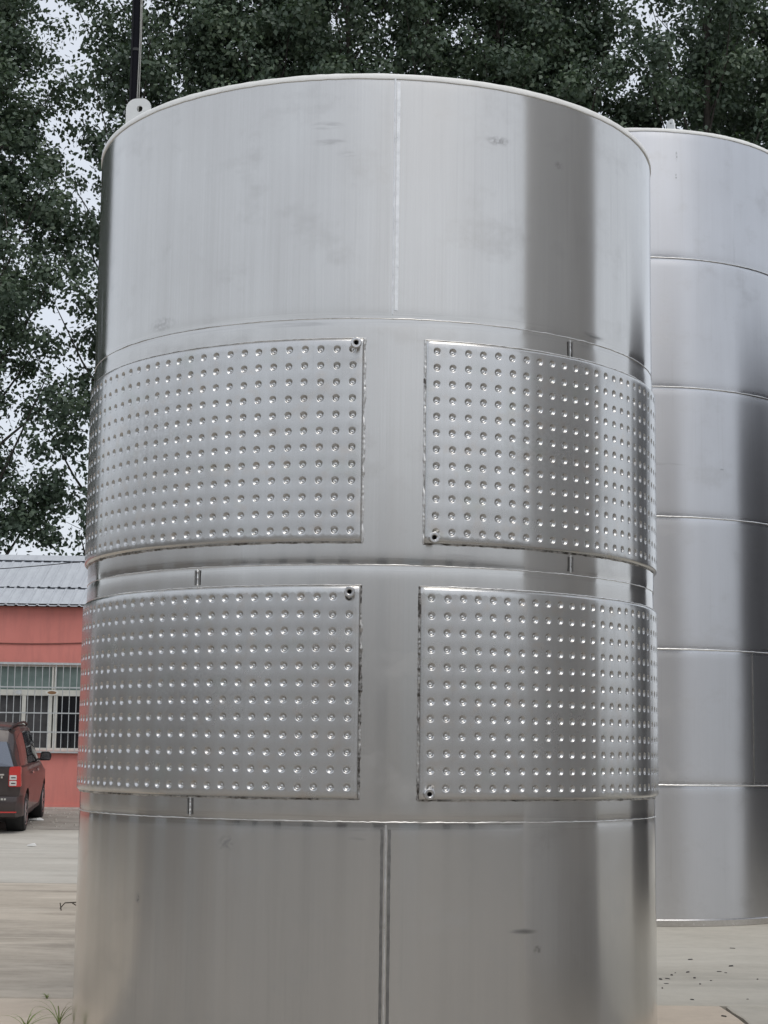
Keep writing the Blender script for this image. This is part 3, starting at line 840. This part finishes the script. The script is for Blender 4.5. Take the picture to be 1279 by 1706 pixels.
def side_patch(name, poly, mat, s=1, off=0.006, parent=None):
    """a panel of glass or trim laid on the body side; poly in (y, z)"""
    ya, yb = min(p[0] for p in poly), max(p[0] for p in poly)
    nc = max(2, int((yb - ya) / .05) + 1); nr = 9; V, F = [], []
    for c in range(nc + 1):
        y = ya + 1e-4 + (yb - ya - 2e-4) * c / nc; zs_ = []
        for (a, b), (c2, d) in zip(poly, poly[1:] + poly[:1]):
            if (a - y) * (c2 - y) <= 0 and a != c2: zs_.append(b + (d - b) * (y - a) / (c2 - a))
        z0, z1 = min(zs_), max(zs_)
        for r in range(nr):
            z = z0 + (z1 - z0) * r / (nr - 1); x = side_x(y, z)
            V += [(s * (x + off), y, z), (s * (x - .02), y, z)]
    for c in range(nc):
        for r in range(nr - 1):
            i = (c * nr + r) * 2; j = i + nr * 2
            F.append((i, i + 2, j + 2, j))
        i = c * nr * 2; j = i + nr * 2; e = 2 * (nr - 1)
        F += [(i, j, j + 1, i + 1), (i + e, i + e + 1, j + e + 1, j + e)]
    return MB().add(V, F).build(name, MAT[mat], parent or car)
for s in (1, -1):
    side_patch('side_window', [(-0.61, 1.08), (-0.50, 1.48), (-.02, 1.57), (0.28, 1.585), (0.28, 1.07)], 'tint', s)
    side_patch('side_window', [(0.36, 1.07), (0.36, 1.585), (.7, 1.59), (1.12, 1.585), (1.12, 1.05)], 'tint', s)
    side_patch('side_window', [(1.20, 1.05), (1.20, 1.58), (1.55, 1.555), (1.80, 1.48), (2.05, 1.32), (2.24, 1.10), (2.24, 1.03)], 'tint', s)
    side_patch('window_post', [(-.45, 1.045), (-.45, 1.07), (2.3, 1.025), (2.3, 1.0)], 'trim', s, .007)
    for y in (0.32, 1.16):
        d = side_patch('door_gap', [(y - .008, .32), (y - .008, 1.04), (y + .008, 1.04), (y + .008, .32)], 'trim', s, .0015)
    for y in (0.50, 1.32):
        side_patch('door_handle', [(y, .90), (y, .935), (y + .2, .94), (y + .2, .905)], 'chrome', s, .028)
    # sill trim, wing mirror, roof rail
    side_patch('sill_trim', [(.40, .22), (.40, .31), (2.28, .31), (2.28, .22)], 'trim', s, .004)
    x0 = side_x(2.02, 1.10)
    mi = MB().add([(s * (x0 + a), 2.02 + b, 1.11 + c) for a, b, c in ((.05, 0, -.075), (.24, -.01, -.07), (.265, -.01, .03), (.22, -.01, .09), (.07, 0, .085), (.05, .10, -.06), (.20, .10, -.05), (.22, .10, .02), (.18, .10, .06), (.07, .10, .06))],
                  [(0, 1, 2, 3, 4), (9, 8, 7, 6, 5), (0, 5, 6, 1), (1, 6, 7, 2), (2, 7, 8, 3), (3, 8, 9, 4), (4, 9, 5, 0)]).build('wing_mirror', MAT['trim'], car, bevel=.012)
    MB().add([(s * (x0 + a), 2.011, 1.11 + c) for a, c in ((.075, -.05), (.225, -.045), (.235, .03), (.2, .065), (.085, .06))], [(0, 1, 2, 3, 4)]).build('mirror_glass', plain('mirror_glass', (0.30, 0.30, 0.33), 0.12, 1.0), mi)
    MB().box(*sorted((s * (x0 - .03), s * (x0 + .08))), 2.03, 2.09, 1.045, 1.075).build('mirror_arm', MAT['trim'], mi)
    pts = [(s * 0.585, -.48, 1.645), (s * 0.60, -.32, 1.695), (s * 0.62, .3, 1.728), (s * 0.62, 1.1, 1.728), (s * 0.61, 1.6, 1.692), (s * .60, 1.72, 1.66)]
    MB().tube(pts, .019, 6).build('roof_rail', MAT['trim'], car, smooth=True)
    # tail lamp: red shell with two clear chambers
    tl = MB().prism([(s * .62, .75), (s * .62, 1.03), (s * .64, 1.07), (s * .80, 1.075), (s * .815, .75)], 'y', -.765, -.60).build('tail_lamp', MAT['lens'], car, bevel=.012)
    for z in (.77, .86):
        MB().box(*sorted((s * .635, s * .745)), -.772, -.76, z, z + .075).build('clear_chamber', MAT['clear'], tl, bevel=.004)
        MB().box(*sorted((s * .66, s * .73)), -.776, -.771, z + .03, z + .045).build('bulb_shade', MAT['trim'], tl)
# rear glass, wiper well, bumper, badge, plate
MB().add([(-.69, -.756, 1.07), (.69, -.756, 1.07), (.61, -.722, 1.42), (.56, -.714, 1.46), (-.56, -.714, 1.46), (-.61, -.722, 1.42), (-.69, -.70, 1.07), (.69, -.70, 1.07), (.50, -.66, 1.46), (-.50, -.66, 1.46)],
         [(0, 1, 2, 3, 4, 5), (0, 6, 7, 1), (4, 3, 8, 9)]).build('rear_window', MAT['rear_glass'], car)
bp = MB().add([(x, y, z) for (z, d) in ((.28, 0.0), (.33, .03), (.50, .045), (.60, .02)) for (x, y) in ((-.84, -.42), (-.83, -.62 - d * .5), (-.74, -.75 - d), (-.4, -.775 - d), (.4, -.775 - d), (.74, -.75 - d), (.83, -.62 - d * .5), (.84, -.42))],
              [(r * 8 + i, r * 8 + i + 1, r * 8 + i + 9, r * 8 + i + 8) for r in range(3) for i in range(7)]).build('rear_bumper', MAT['paint'], car, smooth=True)
MB().add([(x, y - .012, z) for z in (.345, .365) for (x, y) in ((-.80, -.66), (-.74, -.775), (-.4, -.80), (.4, -.80), (.74, -.775), (.80, -.66))], [(i, i + 1, i + 7, i + 6) for i in range(5)]).build('reflector_strip', MAT['lens'], bp)
MB().box(-.55, .55, -.79, -.76, .93, .955).build('chrome_bar', MAT['chrome'], car, bevel=.004)
for i in range(6): MB().box(.30 + i * .04, .325 + i * .04, -.758, -.742, .885, .915).build('badge_letter', MAT['chrome'], car)
for i in range(6): MB().box(.34 + i * .045, .372 + i * .045, -.832, -.820, .545, .575).build('badge_letter', MAT['chrome'], bp)
MB().box(-.24, .24, -.765, -.745, .70, .83).build('plate_recess', MAT['trim'], car)
MB().add([(-.60, 2.72, 1.14), (.60, 2.72, 1.14), (.55, 2.22, 1.49), (.5, 1.82, 1.665), (-.5, 1.82, 1.665), (-.55, 2.22, 1.49)], [(0, 1, 2, 5), (5, 2, 3, 4)]).build('windscreen', MAT['tint'], car, loc=(0, .012, .03))
for y in (0.0, WB):
    for s in (1, -1):
        MB().lathe([(0.34, s * .54), (0.355, s * .56), (0.36, s * .72), (0.358, s * .80)], 28, 'x', (0, y, .335)).build('wheel_arch', MAT['trim'], car, smooth=True)
        w = MB().lathe([(.205, -.09), (.29, -.095), (.308, -.075), (.312, 0), (.308, .075), (.29, .095), (.215, .098), (.205, .08), (.205, -.09)], 36, 'x').build('wheel', MAT['tyre'], car, smooth=True)
        w.location = (s * .735, y, .310)
        rm = MB().lathe([(.206, .092), (.196, .094), (.188, .05), (.07, .03), (.0001, .035)], 30, 'x').build('rim', MAT['trim'], w, smooth=True)
        rm.scale = (s, 1, 1)
        for k in range(7):
            a = 2 * math.pi * k / 7; c, q = math.cos(a), math.sin(a); e = .022
            MB().add([(s * .088, c * r_ - q * d, q * r_ + c * d) for r_, d in ((.03, -e), (.195, -e * 1.3), (.195, e * 1.3), (.03, e))] + [(s * .055, c * r_ - q * d, q * r_ + c * d) for r_, d in ((.03, -e), (.195, -e * 1.3), (.195, e * 1.3), (.03, e))],
                     [(0, 1, 2, 3), (4, 7, 6, 5), (0, 4, 5, 1), (1, 5, 6, 2), (2, 6, 7, 3), (3, 7, 4, 0)]).build('spoke', MAT['alloy'], w)
        MB().lathe([(.196, s * .096), (.206, s * .100), (.210, s * .094)], 30, 'x').build('rim_lip', MAT['alloy'], w, smooth=True)
MB().box(-.70, .70, -.2, 3.0, .16, .26).build('underbody', MAT['black'], car)

# ------------------------------------------------------------------ utility pole behind the tank
def at_px(px, py, Y):
    d = M.T @ np.array([(px - 639.5) / 2927.2, (py - 853) / 2927.2, 1.0])
    d = d * Y / d[1]
    return (float(d[0]), float(d[1]), float(d[2] + CAM_Z))
px_, py_, _ = at_px(226, 90, 24.0)
pole = empty('utility_pole', (px_, py_, 0.0), 0, 'slim dark pole with loose pale cables, rising behind the lifting lug', 'pole')
MB().tube([(0, 0, -.1), (0, 0, 6), (0.0, 0, 13.5)], [.068, .056, .050], 14).build('shaft', plain('dark_pole', (0.010, 0.010, 0.014), 0.95, 0.0, spec=0.1), pole, smooth=True)
MB().tube([(-.062, -.035, .5), (-.06, -.03, 6), (-.052, -.03, 13.4)], .016, 6).build('down_cable', MAT['cable'], pole, smooth=True)
pale = plain('pale_cable', (0.34, 0.34, 0.32), 0.6)
MB().tube([(.055, -.05, 12.5), (.062, -.06, 11.5), (.048, -.06, 10.6), (.058, -.06, 10.1), (.085, -.06, 9.5), (.11, -.06, 9.1), (.12, -.06, 8.2)], .0075, 5).build('loose_cable', pale, pole, smooth=True)
MB().tube([(.070, -.05, 12.5), (.080, -.06, 11.5), (.075, -.06, 10.6), (.062, -.06, 10.1), (.052, -.06, 9.6), (.07, -.06, 9.1), (.075, -.06, 8.2)], .0075, 5).build('loose_cable', pale, pole, smooth=True)
for z in (11.35, 8.6, 5.0): MB().lathe([(.057, -.02), (.061, -.02), (.061, .02), (.057, .02)], 14, 'z', (0, 0, z)).build('clamp_band', MAT['trim'], pole)
MB().box(-.55, .55, -.06, .06, 13.2, 13.3).build('cross_arm', MAT['trim'], pole)

# ------------------------------------------------------------------ poplars
t = NT('poplar_leaf')
gi = t.n.new('ShaderNodeNewGeometry')
c = t.mix(gi.outputs['Random Per Island'], (0.075, 0.115, 0.078), (0.165, 0.215, 0.138))
v = t.coord(); n = t.noise(v, 0.9, 3, 0.5)
c = t.mix(t.mapr(n, .38, .62, 0, .8), c, (0.075, 0.110, 0.082))
t.set(Base_Color=c, Roughness=0.5)
tr = t.n.new('ShaderNodeBsdfTranslucent'); tr.inputs[0].default_value = (0.09, 0.14, 0.06, 1)
ad = t.n.new('ShaderNodeMixShader'); ad.inputs[0].default_value = 0.28
t.l.new(t.b.outputs[0], ad.inputs[1]); t.l.new(tr.outputs[0], ad.inputs[2]); t.l.new(ad.outputs[0], t.n['Material Output'].inputs[0])
MAT['leaf'] = t.m
MAT['bark'] = plain('poplar_bark', (0.060, 0.052, 0.045), 0.9, 0, 0.35, 5, 0.5)

def poplar_meshes(seed, H=25.0, rad=1.55, n_leaf=48000):
    g = np.random.default_rng(seed)
    m = MB()
    ph = g.uniform(0, 6.28, 4)
    axis = lambda z: np.array([0.22 * math.sin(z * .21 + ph[0]), 0.22 * math.sin(z * .18 + ph[1]), z])
    zz = np.linspace(-.2, H * .93, 16)
    m.tube([axis(z) for z in zz], [0.21 * (1 - z / H) + .015 for z in zz], 8)
    prof = lambda f: rad * (0.55 + 0.55 * math.sin(math.pi * min(1, max(0, (f - .05) / .95)) ** .8)) * (1.0 if f < .66 else max(.10, (1 - f) / .34) ** .8)
    cl = []
    nl = 44
    for k in range(nl):
        z0 = 1.8 + (H * .88 - 1.8) * (k + g.uniform(0, .8)) / nl
        a = k * 2.4 + g.uniform(-.5, .5); L = prof(z0 / H) * g.uniform(.75, 1.25); up = g.uniform(.8, 1.7)
        p0 = axis(z0); d = np.array([math.cos(a), math.sin(a), up])
        P = [p0 + d * L * f + np.array([0, 0, .30 * f * f * L]) + g.normal(0, .05, 3) * f for f in (0, .3, .6, 1.0)]
        r0 = 0.055 * (1 - z0 / H) + .014
        m.tube(P, [r0, r0 * .75, r0 * .5, r0 * .22], 5)
        for f in np.linspace(.25, 1.05, 5):
            i = min(2, int(f * 3)); ff = f * 3 - i
            q = P[i] + (P[i + 1] - P[i]) * min(ff, 1.1)
            for s in range(2):
                q2 = q + g.normal(0, 1, 3) * np.array([.34, .34, .42])
                cl.append(q2)
                if s == 0 and k % 2 == 0: m.tube([q, q2], [.010, .004], 4)
    cl = np.array(cl)
    # keep to an uneven column
    w = g.uniform(.35, 1.6, len(cl)); w[g.random(len(cl)) < .33] = 0; w /= w.sum()
    idx = g.choice(len(cl), n_leaf, p=w)
    of = g.normal(0, 1, (n_leaf, 3)) * np.array([.25, .25, .21]); c = cl[idx] + of
    s = g.uniform(.042, .076, n_leaf)
    nrm = g.normal(0, .55, (n_leaf, 3)) + of / np.linalg.norm(of, axis=1)[:, None] * .8; nrm[:, 2] += .35; nrm /= np.linalg.norm(nrm, axis=1)[:, None]
    a = np.cross(nrm, g.normal(0, 1, (n_leaf, 3))); a /= np.linalg.norm(a, axis=1)[:, None]; a[:, 2] -= .3; a /= np.linalg.norm(a, axis=1)[:, None]
    b = np.cross(nrm, a)
    s = s[:, None]
    V = np.stack([c - a * s * 1.05, c + b * s * .85 - a * s * .25 + nrm * s * .15, c + a * s * 1.3, c - b * s * .85 - a * s * .25 + nrm * s * .15], 1).reshape(-1, 3)
    me = bpy.data.meshes.new('crown')
    me.vertices.add(len(V)); me.vertices.foreach_set('co', V.ravel())
    k = np.arange(n_leaf)[:, None] * 4
    T = np.hstack([k, k + 1, k + 2, k, k + 2, k + 3]).reshape(-1, 3)
    me.loops.add(T.size); me.loops.foreach_set('vertex_index', T.ravel().astype(np.int32))
    me.polygons.add(len(T)); me.polygons.foreach_set('loop_start', (np.arange(len(T)) * 3).astype(np.int32))
    me.update(calc_edges=True)
    me.materials.append(MAT['leaf'])
    tm = mesh('trunk', m.V, m.F, True); tm.materials.append(MAT['bark'])
    return tm, me
VAR = [poplar_meshes(200 + i, 24.5 + i * .6, 1.42 + .10 * i) for i in range(4)]
rows_ = [  # x, y, variant, turn, height scale, label
    (-13.1, 44.5, 0, 0.3, 1.02, 'poplar at the far left end of the row, beyond the frame edge'),
    (-11.4, 44.0, 1, 1.3, 1.00, 'poplar just beyond the left edge, its crown reaching in at the corner'),
    (-9.9, 43.5, 2, 2.1, 0.93, 'leftmost full poplar, behind the left end of the red building'),
    (-6.5, 44.2, 3, 0.7, 1.05, 'tall dense poplar right behind the slim dark pole'),
    (-4.4, 44.8, 0, 4.0, 1.04, 'poplar over the left shoulder of the front tank'),
    (-2.6, 44.0, 1, 5.2, 1.05, 'poplar above the rim, second to the right of the dark pole'),
    (-0.8, 44.5, 2, 3.3, 1.03, 'poplar rising left of the middle of the front tank rim'),
    (1.2, 44.0, 3, 1.9, 1.02, 'poplar rising just right of the vertical weld of the top plate'),
    (3.1, 44.6, 1, 2.6, 1.05, 'poplar above the right half of the front tank rim'),
    (5.0, 44.0, 0, 5.9, 1.03, 'poplar left of the pale sky gap near the top right'),
    (6.9, 44.9, 2, 0.2, 0.80, 'shorter poplar under the pale sky gap at the top right'),
    (8.8, 44.0, 3, 4.6, 1.06, 'dense poplar behind the lifting lug of the plain tank'),
    (10.9, 44.6, 1, 3.9, 1.00, 'rightmost poplar, cut by the right edge above the plain tank'),
    (-12.6, 47.5, 3, 1.1, 0.95, 'back row poplar at the far left end'),
    (-1.8, 47.6, 0, 0.9, 1.00, 'back row poplar left of the middle of the rim'),
    (4.1, 47.4, 3, 5.5, 0.98, 'back row poplar above the dark reflected band'),
    (10.0, 47.5, 0, 2.2, 1.00, 'back row poplar at the right edge')]
for i_, x_ in enumerate((-15.4, -17.5, -19.8, -22.0, -24.3, -26.4, -28.7, -31.0)):
    rows_.append((x_, 44.5 + .5 * (i_ % 2), i_ % 4, 0.8 * i_, 0.98 + .03 * (i_ % 3), '%s poplar of the row running on beyond the left edge' % ('first second third fourth fifth sixth seventh eighth'.split()[i_])))
for (x, y, vi, rz, hs, lab) in rows_:
    tr_ = empty('poplar_tree', (x, y, 0.24), rz, lab, 'tree', 'poplar row behind the building')
    tr_.scale = (1.0, 1.0, hs)
    link('trunk', VAR[vi][0], None, tr_); link('crown', VAR[vi][1], None, tr_)

# ------------------------------------------------------------------ what stands behind the camera (mirrored, blurred, in the steel)
MAT['pale_render'] = plain('pale_render', (0.46, 0.44, 0.41), 0.85, 0, 0.12, 1.2, 0.2)
MAT['rendered'] = plain('grey_render', (0.31, 0.29, 0.265), 0.85, 0, 0.15, 1.2, 0.2)
shop = empty('workshop_building', (0, -20, 0), 0, 'long grey workshop across the yard, seen only as a soft reflection', 'building')
MB().box(-52, 70, -12, 0, -.1, 5.4).build('wall', MAT['pale_render'], shop)
MB().prism([(-12.4, 5.4), (0.4, 5.4), (0.4, 5.55), (-6, 6.9), (-12.4, 5.55)], 'x', -52.4, 70.4).build('roof', MAT['zinc'], shop)
for i in range(9):
    wv = MB().box(-35 + i * 7.2, -32.6 + i * 7.2, -.02, .03, 1.4, 3.8).build('window', MAT['cream'], shop)
    MB().box(-34.9 + i * 7.2, -32.7 + i * 7.2, .031, .035, 1.5, 3.7).build('pane', MAT['pane'], wv)
MB().box(6.2, 10.2, -.01, .05, 0, 4.4).build('roller_door', MAT['bar'], shop)

shed = empty('storage_shed', (-34, 2, 0), 0, 'long low brown shed beyond the left edge, seen only as a soft reflection', 'building')
MB().box(-10, 0, -20, 42, -.1, 6.0).build('wall', MAT['rendered'], shed)
MB().prism([(-10.4, 6.0), (0.4, 6.0), (0.4, 6.15), (-5, 7.6), (-10.4, 6.15)], 'y', -20.4, 42.4).build('roof', MAT['rendered'], shed)
for i in range(6):
    dv = MB().box(-.01, .05, -17 + i * 9.5, -13.4 + i * 9.5, 0, 3.8).build('door', MAT['bar'], shed)

# ------------------------------------------------------------------ small things on the ground
t = NT('weed_blade'); v = t.coord(); n = t.noise(v, 20, 3)
t.set(Base_Color=t.mix(n, (0.13, 0.22, 0.05), (0.28, 0.32, 0.12)), Roughness=0.6); MAT['weed'] = t.m
MAT['dead'] = plain('dead_stem', (0.05, 0.04, 0.03), 0.9)
def weed(x, y, n, h, spread, label, seed, mat='weed'):
    g = random.Random(seed); o = empty('grass_weed', (x, y, 0.004), 0, label, 'weed', 'weeds at the foot of the tank')
    for _ in range(n):
        a = g.uniform(0, 6.28); L = h * g.uniform(.6, 1.2); s = spread * g.uniform(.5, 1.2); w = g.uniform(.0022, .0045)
        V, F = [], []
        for i in range(7):
            f = i / 6; r = s * f ** 1.3; z = L * (f - .55 * f ** 3)
            ww = w * (1 - f) ** .7; p = (math.cos(a) * r, math.sin(a) * r)
            V += [(p[0] - math.sin(a) * ww, p[1] + math.cos(a) * ww, z), (p[0], p[1], z - ww * .6), (p[0] + math.sin(a) * ww, p[1] - math.cos(a) * ww, z)]
        for i in range(6): F += [(3 * i, 3 * i + 1, 3 * i + 4, 3 * i + 3), (3 * i + 1, 3 * i + 2, 3 * i + 5, 3 * i + 4)]
        MB().add(V, F).build('blade', MAT[mat], o)
    return o
weed(-1.76, 9.42, 16, 0.16, 0.16, 'green weed tuft in the corner left of the tank foot', 1)
weed(-1.62, 9.60, 12, 0.20, 0.17, 'longer weed blades pressed against the foot of the dimpled tank', 2)
weed(-1.86, 10.58, 10, 0.05, 0.06, 'small weed growing in the slab joint left of the tank', 3)
o = empty('dry_twig', (-2.62, 16.3, 0.006), 0, 'dry broken twig lying on the concrete left of the tank', 'twig')
for pts in ([(-.16, 0, .01), (-.12, .02, .06), (.05, .03, .07), (.12, .0, .04)], [(-.16, 0, .06), (-.14, -.05, -.002)], [(.0, .03, .065), (.09, -.06, .02), (.06, -.14, 0)], [(.10, 0, .045), (.12, -.15, .0)], [(-.06, .02, .065), (.02, -.05, .03)]):
    MB().tube(pts, .0055, 5).build('stem', MAT['dead'], o)
MAT['flake'] = plain('dark_flake', (0.045, 0.042, 0.04), 0.8)
m = MB(); g = random.Random(5)
spots = [(at_px(px, py, 1)[0], at_px(px, py, 1)[2] - CAM_Z) for px, py in ((1100, 1633), (1112, 1632), (1110, 1640), (1166, 1641), (1157, 1631), (1184, 1635), (1103, 1648), (1119, 1626), (1146, 1621), (1218, 1611), (1209, 1622), (1262, 1633), (1198, 1620), (1153, 1667), (1245, 1666), (1206, 1695), (1125, 1622), (1150, 1600), (1220, 1581))]
for (dx, dz) in spots:
    k_ = -CAM_Z / dz; x, y = dx * k_, k_
    a = g.uniform(0, 3.1); l, w, h = g.uniform(.006, .026), g.uniform(.004, .009), g.uniform(.003, .008)
    P = [(l, 0), (l * .3, w), (-l, w * .6), (-l * .7, -w), (l * .4, -w * .8)]
    P = [(x + p * math.cos(a) - q * math.sin(a), y + p * math.sin(a) + q * math.cos(a)) for p, q in P]
    m.add([(p, q, .003) for p, q in P] + [(x + (p - x) * .7, y + (q - y) * .7, .004 + h) for p, q in P], [(0, 1, 6, 5), (1, 2, 7, 6), (2, 3, 8, 7), (3, 4, 9, 8), (4, 0, 5, 9), (5, 6, 7, 8, 9)])
tag(m.build('debris', MAT['flake']), 'dark crumbs scattered on the concrete in front of the plain tank', 'debris', kind='stuff')
MAT['paper'] = plain('white_scrap', (0.7, 0.7, 0.68), 0.8)
for (x, y, s, lab) in ((-4.95, 26.4, .07, 'small white scrap on the concrete behind the car'), (-5.75, 31.0, .13, 'white litter scrap on the dusty strip beside the car')):
    z = gz(y) + .012
    P = [(-s, -.3 * s), (.2 * s, -.5 * s), (s, 0), (.5 * s, .5 * s), (-.7 * s, .4 * s)]
    tag(MB().add([(x + p, y + q, z) for p, q in P] + [(x + p * .9, y + q * .9, z + .02 + .02 * (i % 2)) for i, (p, q) in enumerate(P)], [(0, 1, 6, 5), (1, 2, 7, 6), (2, 3, 8, 7), (3, 4, 9, 8), (4, 0, 5, 9), (5, 6, 7, 8, 9), (4, 3, 2, 1, 0)]).build('paper_scrap', MAT['paper']), lab, 'litter')
P = [(-.16, -.04), (-.03, -.07), (.13, -.03), (.17, .02), (.05, .06), (-.12, .05)]
tag(MB().add([(-5.9 + p, 27.4 + q, gz(27.4) + .006) for p, q in P] + [(-5.9 + p * .8, 27.4 + q * .8, gz(27.4) + .03 + .012 * (i % 3)) for i, (p, q) in enumerate(P)], [(i, (i + 1) % 6, (i + 1) % 6 + 6, i + 6) for i in range(6)] + [(6, 7, 8, 9, 10, 11)]).build('crushed_rag', MAT['soil']), 'crumpled dark rag on the concrete behind the car', 'rag')
